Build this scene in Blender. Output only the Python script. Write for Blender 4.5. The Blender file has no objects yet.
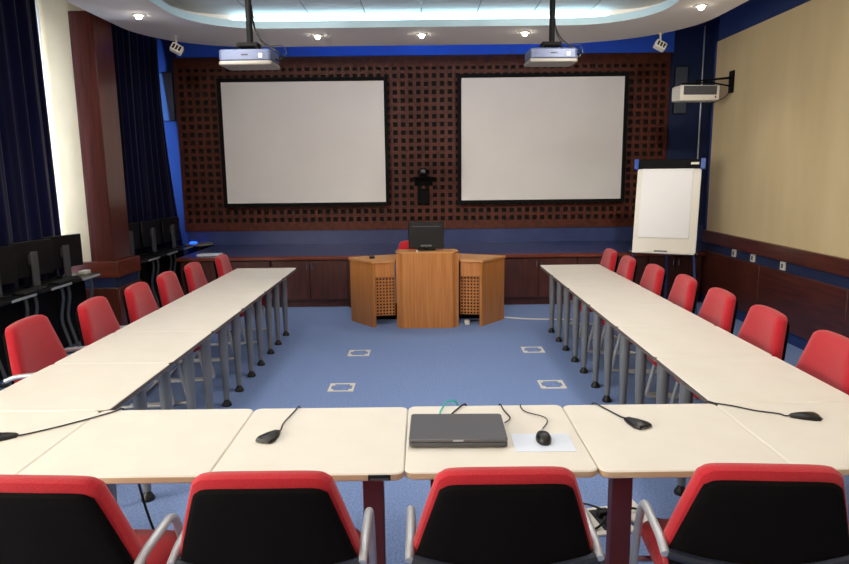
import bpy, bmesh, math, random
from mathutils import Vector, Matrix
random.seed(7)
PI = math.pi
R = math.radians
C = bpy.context.scene.collection

# ------------------------------------------------------------------ materials
def lin(c):
    return tuple(((v/255)/12.92 if v/255 <= 0.04045 else ((v/255+0.055)/1.055)**2.4) for v in c) + (1,)

def mat(name, col, rough=0.5, metal=0.0, emit=None, estr=0.0, spec=None, noise=None, scale=(1, 1, 1),
        nscale=8, bump=0.0, sheen=0.0, coat=0.0, detail=4, alpha=None, trans=0.0, contrast=(0.3, 0.7), bumpscale=None):
    m = bpy.data.materials.new(name); m.use_nodes = True
    nt = m.node_tree; b = nt.nodes['Principled BSDF']
    b.inputs['Base Color'].default_value = lin(col)
    b.inputs['Roughness'].default_value = rough
    b.inputs['Metallic'].default_value = metal
    if spec is not None: b.inputs['Specular IOR Level'].default_value = spec
    if sheen: b.inputs['Sheen Weight'].default_value = sheen
    if coat: b.inputs['Coat Weight'].default_value = coat; b.inputs['Coat Roughness'].default_value = 0.15
    if emit is not None:
        b.inputs['Emission Color'].default_value = lin(emit); b.inputs['Emission Strength'].default_value = estr
    if trans: b.inputs['Transmission Weight'].default_value = trans
    if noise is not None or bump:
        tc = nt.nodes.new('ShaderNodeTexCoord'); mp = nt.nodes.new('ShaderNodeMapping')
        mp.inputs['Scale'].default_value = scale
        nt.links.new(tc.outputs['Object'], mp.inputs['Vector'])
        nz = nt.nodes.new('ShaderNodeTexNoise'); nz.inputs['Scale'].default_value = nscale
        nz.inputs['Detail'].default_value = detail
        nt.links.new(mp.outputs['Vector'], nz.inputs['Vector'])
        if noise is not None:
            rp = nt.nodes.new('ShaderNodeValToRGB')
            rp.color_ramp.elements[0].position = contrast[0]; rp.color_ramp.elements[0].color = lin(noise)
            rp.color_ramp.elements[1].position = contrast[1]; rp.color_ramp.elements[1].color = lin(col)
            nt.links.new(nz.outputs['Fac'], rp.inputs['Fac'])
            nt.links.new(rp.outputs['Color'], b.inputs['Base Color'])
        if bump:
            src = nz
            if bumpscale:
                src = nt.nodes.new('ShaderNodeTexNoise'); src.inputs['Scale'].default_value = bumpscale
                nt.links.new(tc.outputs['Object'], src.inputs['Vector'])
            bp = nt.nodes.new('ShaderNodeBump'); bp.inputs['Strength'].default_value = bump
            bp.inputs['Distance'].default_value = 0.01
            nt.links.new(src.outputs['Fac'], bp.inputs['Height']); nt.links.new(bp.outputs['Normal'], b.inputs['Normal'])
    return m

M = dict(
    carpet=mat('carpet', (138, 160, 204), 0.95, noise=(106, 130, 182), nscale=90, bump=0.5, spec=0.1, detail=8, contrast=(0.35, 0.6)),
    laminate=mat('cream_laminate', (232, 227, 217), 0.42, noise=(227, 221, 210), nscale=5, spec=0.35),
    edge=mat('tan_edge', (204, 182, 150), 0.5),
    edgegrey=mat('grey_brown_edge', (92, 84, 78), 0.5),
    frame_dark=mat('dark_frame', (24, 23, 25), 0.5),
    legmetal=mat('grey_leg_paint', (128, 131, 135), 0.38, metal=0.25),
    legdark=mat('dark_grey_leg_paint', (88, 92, 98), 0.35, metal=0.3),
    foot=mat('black_rubber', (16, 15, 15), 0.45),
    maroon=mat('maroon_paint', (112, 44, 50), 0.5),
    red=mat('red_fabric', (190, 38, 50), 0.9, noise=(168, 28, 40), nscale=260, bump=0.35, sheen=0.25, spec=0.15),
    blackfab=mat('black_fabric', (12, 9, 11), 0.92, noise=(9, 8, 9), nscale=300, bump=0.2, spec=0.1),
    navy=mat('navy_plastic', (26, 32, 50), 0.45),
    silver=mat('silver_paint', (186, 190, 196), 0.32, metal=0.35),
    chrome=mat('chrome', (200, 203, 208), 0.18, metal=1.0),
    blackpl=mat('black_plastic', (12, 12, 13), 0.4),
    blackmat=mat('black_matte', (6, 6, 7), 0.75, spec=0.2),
    greypl=mat('grey_plastic', (80, 80, 84), 0.4),
    wood=mat('dark_red_wood', (88, 38, 26), 0.38, noise=(52, 21, 15), scale=(14, 14, 1.2), nscale=2.2, coat=0.25, detail=6),
    woodh=mat('dark_red_wood_horizontal', (98, 42, 28), 0.36, noise=(60, 24, 17), scale=(14, 1.0, 14), nscale=2.2, coat=0.25, detail=6),
    woodx=mat('dark_wood_stage', (84, 38, 27), 0.4, noise=(54, 24, 18), scale=(14, 14, 1.2), nscale=2.2, coat=0.15, detail=6),
    woodred=mat('red_wood_rail', (128, 58, 36), 0.35, noise=(96, 40, 26), scale=(1.0, 14, 14), nscale=2.2, coat=0.3, detail=6),
    pillar=mat('mahogany_cladding', (108, 48, 30), 0.34, noise=(74, 31, 19), scale=(16, 16, 0.9), nscale=2.2, coat=0.4, detail=6),
    lattice=mat('lattice_wood', (98, 45, 27), 0.55, noise=(70, 31, 18), spec=0.3, scale=(8, 8, 8), nscale=2, detail=5),
    beech=mat('beech_veneer', (202, 134, 70), 0.42, noise=(180, 112, 54), scale=(22, 22, 0.9), nscale=2.2, coat=0.1, detail=6),
    beechtop=mat('beech_veneer_top', (214, 156, 96), 0.4, noise=(198, 138, 80), scale=(1.2, 16, 16), nscale=2.2, coat=0.1),
    beige=mat('beige_wallcovering', (216, 197, 156), 0.85, noise=(204, 184, 143), scale=(1, 1.6, 0.35), nscale=1.6, bump=0.04, bumpscale=60, spec=0.15),
    cream=mat('cream_plaster', (224, 204, 160), 0.8, noise=(217, 197, 153), nscale=3),
    bluewall=mat('blue_wall_paint', (32, 46, 86), 0.6, noise=(29, 42, 80), nscale=3),
    bluegloss=mat('blue_glossy_deck', (64, 76, 124), 0.28, noise=(56, 67, 112), nscale=4, spec=0.5),
    bluebase=mat('blue_baseboard', (36, 60, 120), 0.5),
    lipglow=mat('lip_painted_glow', (190, 220, 232), 0.6),  # pale blue stands for LED glow on the white lip
    ceilwhite=mat('white_soffit_paint', (244, 238, 230), 0.8),
    tile=mat('ceiling_tile', (214, 218, 222), 0.75, noise=(206, 210, 214), nscale=40),
    ceilblue=mat('blue_ceiling_paint', (22, 40, 96), 0.7),
    screen=mat('projection_screen', (232, 228, 225), 0.8, noise=(228, 224, 221), nscale=2),
    curtain=mat('navy_curtain', (20, 22, 66), 0.85, noise=(12, 12, 36), scale=(1, 2.4, 0.15), nscale=2, sheen=0.2, spec=0.1),
    darkwall=mat('dark_wall', (30, 32, 44), 0.8),
    blackdesk=mat('black_desk', (22, 22, 23), 0.4),
    led=mat('led_strip_cyan', (200, 240, 255), emit=(190, 236, 255), estr=4.5),
    ledblue=mat('led_strip_blue', (60, 110, 255), emit=(75, 160, 245), estr=24.0),
    lampglow=mat('lamp_glow', (255, 250, 240), emit=(255, 246, 228), estr=30.0),
    diffuser=mat('light_diffuser', (250, 250, 250), emit=(255, 248, 236), estr=3.0),
    day=mat('daylight_pane', (240, 246, 255), 0.1, emit=(225, 236, 255), estr=9.0),
    dayfill=mat('added_fill_pane', (240, 240, 240), 0.1, emit=(255, 246, 226), estr=8.5),  # glowing pane of the added fill window
    dayblue=mat('daylight_blue_pane', (60, 110, 230), 0.1, emit=(30, 80, 240), estr=0.8),
    paper=mat('white_paper', (238, 238, 240), 0.7),
    white=mat('white_plastic', (228, 224, 214), 0.4),
    projgrey=mat('projector_grey', (84, 94, 122), 0.4, metal=0.15),
    projlid=mat('projector_cream', (140, 134, 126), 0.45),
    blueband=mat('painted_led_glow', (60, 110, 215), 0.6),  # blue LED glow put into the wall colour
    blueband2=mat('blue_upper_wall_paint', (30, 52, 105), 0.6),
    speaker=mat('speaker_grille', (92, 96, 106), 0.7, noise=(74, 78, 88), nscale=120),
    lapt=mat('laptop_lid', (98, 98, 103), 0.36, metal=0.35),
    bluepl=mat('blue_plastic', (30, 72, 160), 0.35),
    bluemetal=mat('blue_leg_paint', (46, 74, 132), 0.4, metal=0.2),
    cyan=mat('cyan_cable', (30, 180, 170), 0.5),
    palepad=mat('pale_blue_mat', (222, 230, 244), 0.6),
    led_s=mat('blue_indicator', (30, 80, 255), emit=(20, 70, 255), estr=4.0),
    brass=mat('floor_box_steel', (232, 228, 214), 0.4, metal=0.0),
    void=mat('black_void', (5, 5, 7), 0.9),
    greydark=mat('dark_grey_fabric', (40, 42, 46), 0.8),
)
def sheer(name, col, tr, mix):
    m = bpy.data.materials.new(name); m.use_nodes = True; nt = m.node_tree
    for n in list(nt.nodes): nt.nodes.remove(n)
    o = nt.nodes.new('ShaderNodeOutputMaterial'); d = nt.nodes.new('ShaderNodeBsdfDiffuse'); t = nt.nodes.new('ShaderNodeBsdfTranslucent')
    x = nt.nodes.new('ShaderNodeMixShader'); x.inputs[0].default_value = mix
    d.inputs[0].default_value = lin(col); t.inputs[0].default_value = lin(tr)
    nt.links.new(d.outputs[0], x.inputs[1]); nt.links.new(t.outputs[0], x.inputs[2]); nt.links.new(x.outputs[0], o.inputs[0])
    return m
M['sheer'] = sheer('white_sheer', (236, 240, 248), (240, 244, 252), 0.7)
M['bluesheer'] = sheer('blue_sheer', (40, 80, 190), (40, 95, 235), 0.7)

# ------------------------------------------------------------------ mesh builder
class MB:
    def __init__(s): s.bm = bmesh.new(); s.mi = 0
    def _faces(s, fs):
        for f in fs: f.material_index = s.mi
    def box(s, x0, x1, y0, y1, z0, z1, bevel=0.0, seg=1, mtx=None):
        v = [s.bm.verts.new((x, y, z)) for z in (z0, z1) for (x, y) in ((x0, y0), (x1, y0), (x1, y1), (x0, y1))]
        idx = [(3, 2, 1, 0), (4, 5, 6, 7), (0, 1, 5, 4), (1, 2, 6, 5), (2, 3, 7, 6), (3, 0, 4, 7)]
        fs = [s.bm.faces.new([v[i] for i in q]) for q in idx]; s._faces(fs)
        if mtx is not None: bmesh.ops.transform(s.bm, matrix=mtx, verts=v)
        if bevel:
            es = list({e for f in fs for e in f.edges})
            r = bmesh.ops.bevel(s.bm, geom=es, offset=bevel, segments=seg, profile=0.5, affect='EDGES')
            for f in r['faces']: f.material_index = s.mi
        return s
    def cbox(s, cx, cy, cz, sx, sy, sz, **k):
        return s.box(cx-sx/2, cx+sx/2, cy-sy/2, cy+sy/2, cz-sz/2, cz+sz/2, **k)
    def rings(s, rings, cap0=True, cap1=True, closed=True):
        vr = [[s.bm.verts.new(p) for p in r] for r in rings]
        n = len(vr[0])
        for a, b in zip(vr, vr[1:]):
            for i in range(n if closed else n-1):
                j = (i+1) % n
                s._faces([s.bm.faces.new((a[i], a[j], b[j], b[i]))])
        if cap0: s._faces([s.bm.faces.new(list(reversed(vr[0])))])
        if cap1: s._faces([s.bm.faces.new(vr[-1])])
        return s
    def cone(s, p0, p1, r0, r1, n=16):
        return s.lathe_axis([(Vector(p0), r0), (Vector(p1), r1)], n)
    def lathe_axis(s, pr, n=16):
        d = (pr[-1][0]-pr[0][0]).normalized()
        u = d.orthogonal().normalized(); w = d.cross(u)
        return s.rings([[p + (u*math.cos(2*PI*i/n) + w*math.sin(2*PI*i/n))*r for i in range(n)] for p, r in pr])
    def lathe(s, prof, n=20, c=(0, 0)):
        return s.rings([[(c[0]+r*math.cos(2*PI*i/n), c[1]+r*math.sin(2*PI*i/n), z) for i in range(n)] for r, z in prof])
    def tube(s, pts, r, n=8, flat=1.0):
        pts = [Vector(p) for p in pts]; rs = []
        t0 = (pts[1]-pts[0]).normalized(); u = t0.orthogonal().normalized()
        for i, p in enumerate(pts):
            if i == 0: t = t0
            elif i == len(pts)-1: t = (pts[-1]-pts[-2]).normalized()
            else: t = ((pts[i+1]-p).normalized() + (p-pts[i-1]).normalized()).normalized()
            u = (u - t*u.dot(t)).normalized(); w = t.cross(u)
            rs.append([p + (u*math.cos(2*PI*k/n)*flat + w*math.sin(2*PI*k/n))*r for k in range(n)])
        return s.rings(rs)
    def prism(s, out, z0, z1, bev=0.0, side=None):
        def inset(o, d):
            n = len(o); res = []
            for i in range(n):
                a, b, c = Vector(o[i-1]), Vector(o[i]), Vector(o[(i+1) % n])
                e1 = (b-a).normalized(); e2 = (c-b).normalized()
                n1 = Vector((-e1.y, e1.x)); n2 = Vector((-e2.y, e2.x)); nn = (n1+n2).normalized()
                res.append(b + nn*(d/max(0.3, nn.dot(n1))))
            return res
        if bev:
            i = inset(out, bev)
            lv = [(i, z0), (out, z0+bev), (out, z1-bev), (i, z1)]
        else: lv = [(out, z0), (out, z1)]
        k = len(s.bm.faces)
        s.rings([[(p[0], p[1], z) for p in o] for o, z in lv])
        s.bm.faces.ensure_lookup_table()
        if side is not None:
            for f in s.bm.faces[k:]:
                f.normal_update()
                if abs(f.normal.z) < 0.3: f.material_index = side
        return s
    def build(s, name, mats, parent=None, loc=(0, 0, 0), rotz=0.0, smooth=True, angle=38):
        bmesh.ops.recalc_face_normals(s.bm, faces=s.bm.faces)
        me = bpy.data.meshes.new(name); s.bm.to_mesh(me); s.bm.free()
        if not isinstance(mats, (list, tuple)): mats = [mats]
        for m in mats: me.materials.append(M[m] if isinstance(m, str) else m)
        if smooth:
            me.polygons.foreach_set('use_smooth', [True]*len(me.polygons)); me.set_sharp_from_angle(angle=R(angle))
        o = bpy.data.objects.new(name, me); C.objects.link(o)
        o.location = loc; o.rotation_euler = (0, 0, rotz)
        if parent: o.parent = parent
        return o

def spline(pts, n=6):
    P = [Vector(p) for p in pts]; out = []
    for i in range(len(P)-1):
        a, b, c, d = P[max(i-1, 0)], P[i], P[i+1], P[min(i+2, len(P)-1)]
        for k in range(n):
            t = k/n
            out.append(0.5*((2*b) + (c-a)*t + (2*a-5*b+4*c-d)*t*t + (3*b-a-3*c+d)*t**3))
    out.append(P[-1]); return out

def fillet(pts, r, n=5):
    P = [Vector(p) for p in pts]; out = [P[0]]
    for i in range(1, len(P)-1):
        a = (P[i-1]-P[i]); b = (P[i+1]-P[i]); rr = min(r, a.length*0.48, b.length*0.48)
        p0 = P[i]+a.normalized()*rr; p1 = P[i]+b.normalized()*rr
        for k in range(n+1):
            t = k/n; out.append(p0*(1-t)**2 + P[i]*2*t*(1-t) + p1*t*t)
    out.append(P[-1]); return out

def rrect(x0, x1, y0, y1, r, n=5, rs=None):
    rs = rs or (r, r, r, r)      # corners: (x1,y1),(x0,y1),(x0,y0),(x1,y0)
    out = []
    for (cx, cy, a0, q) in ((x1, y1, 0, rs[0]), (x0, y1, 90, rs[1]), (x0, y0, 180, rs[2]), (x1, y0, 270, rs[3])):
        sx = -1 if cx == x1 else 1; sy = -1 if cy == y1 else 1
        for k in range(n+1):
            a = R(a0+90*k/n); out.append((cx+sx*q+q*math.cos(a), cy+sy*q+q*math.sin(a)))
    return out

def tag(o, label=None, cat=None, group=None, kind=None):
    if label: o['label'] = label
    if cat: o['category'] = cat
    if group: o['group'] = group
    if kind: o['kind'] = kind
    return o
def struct(o): o['kind'] = 'structure'; return o
def thing(name, label, cat, loc=(0, 0, 0), rotz=0, group=None):
    o = bpy.data.objects.new(name, None); C.objects.link(o); o.empty_display_size = 0.1
    o.location = loc; o.rotation_euler = (0, 0, rotz); return tag(o, label, cat, group)
KIDS = {}
def copy_tree(o, parent=None):
    c = o.copy(); C.objects.link(c)
    if parent: c.parent = parent
    for ch in [q for q in bpy.data.objects if q.parent == o and q != c]: copy_tree(ch, c)
    return c
def place(o, loc, rotz, label, group=None):
    o.location = loc; o.rotation_euler = (0, 0, rotz); o['label'] = label
    if group: o['group'] = group
    return o
def text(body, size, material, parent, loc, rot, name='lettering', ext=0.0006):
    cu = bpy.data.curves.new(name, 'FONT'); cu.body = body; cu.size = size; cu.align_x = 'CENTER'; cu.align_y = 'CENTER'; cu.extrude = ext
    t = bpy.data.objects.new(name, cu); C.objects.link(t)
    dg = bpy.context.evaluated_depsgraph_get(); me = bpy.data.meshes.new_from_object(t.evaluated_get(dg))
    bpy.data.objects.remove(t); me.materials.clear(); me.materials.append(M[material])
    o = bpy.data.objects.new(name, me); C.objects.link(o); o.parent = parent; o.location = loc; o.rotation_euler = rot
    return o

# ------------------------------------------------------------------ camera
cam = bpy.data.cameras.new('camera'); co = bpy.data.objects.new('camera', cam); C.objects.link(co)
cam.lens = 36*657/849; cam.sensor_width = 36; cam.clip_start = 0.05
co.matrix_world = Matrix.Translation((0, 0, 1.79)) @ Matrix.Rotation(R(90-9.5), 4, 'X') @ Matrix.Rotation(R(-0.65), 4, 'Z')
bpy.context.scene.camera = co

# ------------------------------------------------------------------ room shell
YB = 10.35; HS = 3.45
struct(MB().box(-4.6, 4.6, -3, YB, -0.1, 0).build('floor', 'carpet'))
struct(MB().box(-4.6, 4.6, YB, YB+0.15, 0, 3.9).build('wall_back', 'bluewall'))
struct(MB().box(-4.6, 4.6, -3.15, -3, 0, 3.9).build('wall_front', 'cream'))
# left wall with two window openings plus an added one for fill light
w = MB()
w.box(-4.75, -4.6, -3, YB, 0, 0.9); w.box(-4.75, -4.6, -3, YB, 3.3, 3.9)
for a, b in ((-3, -2.6), (2.6, 5.0), (7.38, 8.3), (10.2, YB)): w.box(-4.75, -4.6, a, b, 0.9, 3.3)
struct(w.build('wall_left', 'darkwall'))
struct(MB().box(-4.72, -4.68, -2.6, 2.6, 0.9, 3.3).build('added_fill_window', 'dayfill'))  # added unseen window, its glow fills the room with soft light
struct(MB().box(-4.72, -4.68, 5.0, 7.38, 0.9, 3.3).build('window_2', 'day'))
struct(MB().box(-4.72, -4.68, 8.3, 10.2, 0.9, 3.3).build('window_3', 'dayblue'))
# right wall: beige covering above a wood wainscot, ends at the stage niche
XR = 3.78
struct(MB().box(XR, XR+0.2, -3, 8.8, 0.98, 3.39).build('wall_right', 'beige'))
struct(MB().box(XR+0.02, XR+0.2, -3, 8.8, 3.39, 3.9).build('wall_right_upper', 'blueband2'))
struct(MB().box(4.4, 4.6, 8.8, YB, 0, 3.9).build('wall_niche', 'bluewall'))
struct(MB().box(XR+0.2, 4.6, 8.7, 8.8, 0, 3.9).build('wall_niche_return', 'bluewall'))
struct(MB().box(XR+0.0, XR+0.2, -3, 8.8, 0.0, 0.98).build('wall_right_lower', 'bluewall'))
struct(MB().box(XR-0.045, XR, -3, 8.8, 0.83, 0.985, bevel=0.004).build('trim_1', 'woodh'))
wp = MB()
y = 8.8
while y > -3: wp.box(XR-0.045, XR, max(-3, y-1.55), y-0.004, 0.13, 0.72, bevel=0.003); y -= 1.55
struct(wp.build('trim_2', 'woodh'))
struct(MB().box(XR-0.02, XR, -3, 8.8, 0, 0.12).build('baseboard_right', 'bluebase'))
struct(MB().box(XR-0.012, XR+0.0, 8.78, 8.81, 0.98, 3.39).build('trim_3', 'bluebase'))
# upper ceiling and lowered soffit ring with cove
struct(MB().box(-4.75, 4.6, -3.15, YB+0.15, 3.9, 4.0).build('ceiling_upper', 'ceilblue'))
def ring(outer, inner, z0, z1, mi=0):
    m = MB(); n = len(outer)
    ra = [[(p[0], p[1], z) for p in outer] for z in (z0, z1)]; rb = [[(p[0], p[1], z) for p in inner] for z in (z0, z1)]
    vo = [[m.bm.verts.new(p) for p in q] for q in ra]; vi = [[m.bm.verts.new(p) for p in q] for q in rb]
    for i in range(n):
        j = (i+1) % n
        m.bm.faces.new((vo[0][i], vo[0][j], vo[1][j], vo[1][i])); q = m.bm.faces.new((vi[0][j], vi[0][i], vi[1][i], vi[1][j])); q.material_index = mi
        m.bm.faces.new((vo[0][j], vo[0][i], vi[0][i], vi[0][j])); m.bm.faces.new((vo[1][i], vo[1][j], vi[1][j], vi[1][i]))
    return m
so = rrect(-3.42, 3.28, -2.9, 9.12, 1, n=14, rs=(1.5, 1.3, .2, .2))
si = rrect(-2.62, 2.58, -1.6, 8.0, .9, n=14, rs=(.85, .85, .3, .3))
struct(ring(so, si, HS, HS+0.08, 1).build('ceiling', ['ceilwhite', 'lipglow'], smooth=True))  # inner edge coloured pale blue in place of LED light
so2 = rrect(-3.3, 3.16, -2.8, 8.5, 1, n=14, rs=(1.4, 1.2, .2, .2))
si2 = rrect(-2.8, 2.75, -1.77, 8.17, .9, n=14, rs=(.5, .5, .3, .3))
struct(ring(so2, si2, HS+0.08, HS+0.20).build('ceiling_cove', 'ceilwhite'))
tl = MB()
for i in range(-5, 5):
    for j in range(0, 17):
        x0 = i*0.665+0.005; y1 = 8.32-j*0.6
        tl.box(max(x0, -3.0), min(x0+0.650, 3.0), y1-0.592, y1, HS+0.20, HS+0.22)
tl.mi = 1; tl.box(-3.1, 3.1, -2.2, 8.4, HS+0.215, HS+0.24)
struct(tl.build('ceiling_tiles', ['tile', 'greypl'], smooth=False))
# LED strips (lamps of the room)
tag(MB().box(-2.25, 2.2, 8.145, 8.165, HS+0.112, HS+0.142).build('cove_light_strip', 'led'), 'cyan white light strip glowing along the far edge of the ceiling recess', 'light strip')
tag(MB().box(-1.9, 2.4, 8.56, 8.60, HS+0.085, HS+0.115).build('blue_light_strip', 'ledblue'), 'blue light strip on the lowered ceiling edge lighting the strip above the lattice', 'light strip')

# left pier, mahogany pillar and its plinth box
struct(MB().box(-4.6, -3.78, 7.42, 7.9, 0, 3.9).build('wall_pier', 'cream'))
struct(MB().box(-3.77, -3.53, 7.41, 7.83, 3.53, 3.9).build('trim_4', 'cream'))
struct(MB().box(-3.78, -3.52, 7.40, 7.84, 0.83, 3.53, bevel=0.006).build('trim_5', 'pillar'))
pb = MB(); pb.box(-4.1, -3.46, 7.34, 7.95, 0.65, 0.83, bevel=0.004)
struct(pb.build('trim_6', 'woodred'))
struct(MB().box(-4.08, -3.50, 7.38, 7.92, 0.53, 0.65).build('trim_7', 'bluewall'))
struct(MB().box(-4.1, -3.46, 7.34, 7.95, 0.0, 0.53, bevel=0.004).build('trim_8', 'pillar'))

# ------------------------------------------------------------------ stage: cabinets, deck, wall base
SH = 0.69
struct(MB().box(-3.3, XR+0.6, 8.80, YB, SH-0.045, SH).build('floor_stage', 'bluegloss'))
struct(MB().box(-3.3, -3.26, 8.8, YB, 0, SH-0.05).build('trim_9', 'woodx'))
struct(MB().box(-3.3, XR-0.05, 8.66, 8.80, SH-0.035, SH+0.002, bevel=0.004).build('trim_10', 'woodred'))
struct(MB().box(-3.7, 4.39, YB-0.03, YB, SH, 0.91).build('trim_11', 'bluegloss'))
def cabinet(x0, x1):
    t = thing('stage_cabinet', '', 'cabinet', ((x0+x1)/2, 8.7, 0), 0, 'dark cabinets along the stage front')
    h = (x1-x0)/2-0.003
    b = MB(); b.box(-h, h, 0.02, 0.5, 0.09, SH-0.04); b.box(-h, h, 0.06, 0.5, 0.0, 0.09)
    b.build('body', 'woodx', t)
    for s in (-1, 1):
        d = MB().box(min(s*0.004, s*(h-0.01)), max(s*0.004, s*(h-0.01)), -0.002, 0.018, 0.11, SH-0.05, bevel=0.003).build('door', 'woodx', t)
        hd = MB().tube([(s*0.035, 0.0, 0.60), (s*0.035, -0.025, 0.60), (s*0.035, -0.025, 0.53), (s*0.035, 0.0, 0.53)], 0.006).build('handle', 'chrome', d)
    return t
cx = [-3.13+0.0, -2.08, -1.05]
labs = {0: 'dark wood stage cabinet at the far left end behind the left chair row',
        1: 'dark wood stage cabinet behind the far end of the left table row',
        2: 'dark wood stage cabinet just left of the lectern, beside a dark post',
        3: 'dark wood stage cabinet hidden behind the left wing of the lectern',
        4: 'dark wood stage cabinet behind the right wing of the lectern',
        5: 'dark wood stage cabinet behind the far end of the right table row',
        6: 'dark wood stage cabinet behind the far right chairs',
        7: 'dark wood stage cabinet at the right end under the flip chart'}
xs = [(-3.25, -2.06), (-2.05, -1.02), (-0.95, 0.0), (0.0, 0.95), (1.02, 2.05), (2.05, 3.0), (3.0, 3.72)]
lb = [labs[0], labs[2], labs[3], labs[4], labs[5], labs[6], labs[7]]
for (a, b), l in zip(xs, lb): cabinet(a, b)['label'] = l
for k, x in enumerate((-0.985, 0.985)):
    struct(MB().box(x-0.033, x+0.033, 8.69, 8.79, 0, SH-0.036).build('trim_%d' % (12+k), 'woodx'))

struct(MB().box(-3.7, 3.8, YB-0.02, YB, 3.53, 3.9).build('wall_glow_band', 'blueband'))  # lighter blue strip paints the LED glow above the lattice
# lattice wall
lt = thing('lattice_panel', 'dark red wood lattice of small square holes covering the stage back wall', 'wall panel', (0, YB-0.03, 0))
m = MB(); P_ = 0.1195; hw = 0.069; X0 = -3.74; X1 = 3.74; Z0 = 0.91; Z1 = 3.52
m.box(X0, X1, 0.018, 0.028, Z0, Z1); m.build('backing', 'void', lt)
m = MB(); nx = int((X1-X0)/P_)
off = (X1-X0-nx*P_)/2
zs0 = Z0+0.13; nz = 20
m.box(X0, X1, -0.03, 0.012, Z0, zs0); m.box(X0, X1, -0.03, 0.012, zs0+nz*P_-hw, Z1)
for i in range(nx+1):
    x = X0+off+i*P_; m.box(x-(P_-hw)/2 if i else X0, x+(P_-hw)/2 if i < nx else X1, -0.03, 0.012, zs0, zs0+nz*P_-hw)
for j in range(1, nz):
    z = zs0+j*P_-(P_-hw)
    for i in range(nx):
        x = X0+off+i*P_; m.box(x+(P_-hw)/2, x+P_-(P_-hw)/2, -0.029, 0.011, z, z+(P_-hw))
m.build('grid', 'lattice', lt, smooth=False)

# projection screens
for xc, w_, zb, zt, l in ((-1.79, 2.43, 1.345, 3.14, 'white projection screen in black frame on the left of the lattice wall'),
                      (1.80, 2.44, 1.355, 3.165, 'white projection screen in black frame on the right of the lattice wall')):
    t = thing('projection_screen', l, 'screen', (xc, 10.16, zb), 0, 'framed screens on the lattice wall')
    f = MB(); h = zt-zb; q = w_/2; e = 0.055
    f.box(-q-e, q+e, -0.03, 0.02, -e, 0); f.box(-q-e, q+e, -0.03, 0.02, h, h+e); f.box(-q-e, -q, -0.03, 0.02, 0, h); f.box(q, q+e, -0.03, 0.02, 0, h)
    f.box(-q*0.7, -q*0.6, 0.02, 0.126, 0.3, h-0.3); f.box(q*0.6, q*0.7, 0.02, 0.126, 0.3, h-0.3)
    f.build('frame', 'blackmat', t); MB().box(-q, q, -0.012, 0.0, 0, h).build('fabric', 'screen', t)

# ------------------------------------------------------------------ ceiling lamps
def spotlamp(loc, W, size=R(100), blend=0.8, rad=0.05, col=(1, 0.93, 0.82), rot=(0, 0, 0)):
    l = bpy.data.lights.new('spot', 'SPOT'); l.energy = W; l.spot_size = size; l.spot_blend = blend; l.shadow_soft_size = rad; l.color = col
    o = bpy.data.objects.new('spot_lamp', l); C.objects.link(o); o.location = loc; o.rotation_euler = rot
DL = [(-2.96, 7.25, 'bright recessed downlight at the left corner of the lowered ceiling'),
      (-1.27, 8.4, 'bright recessed downlight above the left projection screen'),
      (0.0, 8.4, 'bright recessed downlight above the lectern, middle of the back row'),
      (1.25, 8.35, 'bright recessed downlight beside the right ceiling projector'),
      (2.88, 7.13, 'bright recessed downlight at the right corner of the lowered ceiling')]
for x, y, l in DL:
    t = thing('downlight', l, 'ceiling light', (x, y, HS), 0, 'lit downlights in the lowered ceiling')
    MB().lathe([(0.045, -0.001), (0.062, -0.004), (0.06, -0.010), (0.040, -0.012), (0.040, -0.001)], 24).build('trim_ring', 'white', t)
    MB().lathe([(0.018, -0.001), (0.032, -0.012), (0.028, -0.035), (0.012, -0.046)], 16).build('bulb', 'lampglow', t)
    spotlamp((x, y, HS-0.07), 22)
for x, y, l in ((-1.62, 6.9, 'unlit round downlight in the ceiling tiles beside the left projector pole'), (-0.33, 7.45, 'unlit round downlight in the ceiling tiles left of centre'),
             (0.28, 7.4, 'unlit round downlight in the ceiling tiles right of centre')):
    t = thing('tile_downlight', l, 'ceiling light', (x, y, HS+0.2), 0, 'unlit downlights in the ceiling tiles')
    MB().lathe([(0.07, -0.001), (0.085, -0.004), (0.082, -0.012), (0.06, -0.014), (0.06, -0.001)], 24).build('trim_ring', 'white', t)
    MB().lathe([(0.058, -0.001), (0.056, -0.006)], 20).build('lens', 'greypl', t)
k = 0
for x, y, W in ((-1.7, 1.3, 3.5), (0, 1.3, 4.5), (1.7, 1.3, 7), (-1.75, 3.4, 5), (1.65, 3.4, 8), (-1.75, 5.3, 12), (1.65, 5.3, 12), (0, 4.6, 16)):
    t = thing('ceiling_luminaire', 'square lit ceiling luminaire over the tables', 'ceiling light', (x, y, HS+0.2), 0, 'square luminaires over the tables')
    f = MB(); f.box(-.3, .3, -.3, -.27, -.015, 0); f.box(-.3, .3, .27, .3, -.015, 0); f.box(-.3, -.27, -.27, .27, -.015, 0); f.box(.27, .3, -.27, .27, -.015, 0)
    f.build('frame', 'white', t); MB().box(-.27, .27, -.27, .27, -.006, 0).build('diffuser', 'diffuser', t)
    l = bpy.data.lights.new('area', 'AREA'); l.energy = W; l.size = 0.5; l.color = (1, 0.95, 0.88); l.spread = R(150)
    o = bpy.data.objects.new('luminaire_lamp', l); C.objects.link(o); o.location = (x, y, HS+0.17)

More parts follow.
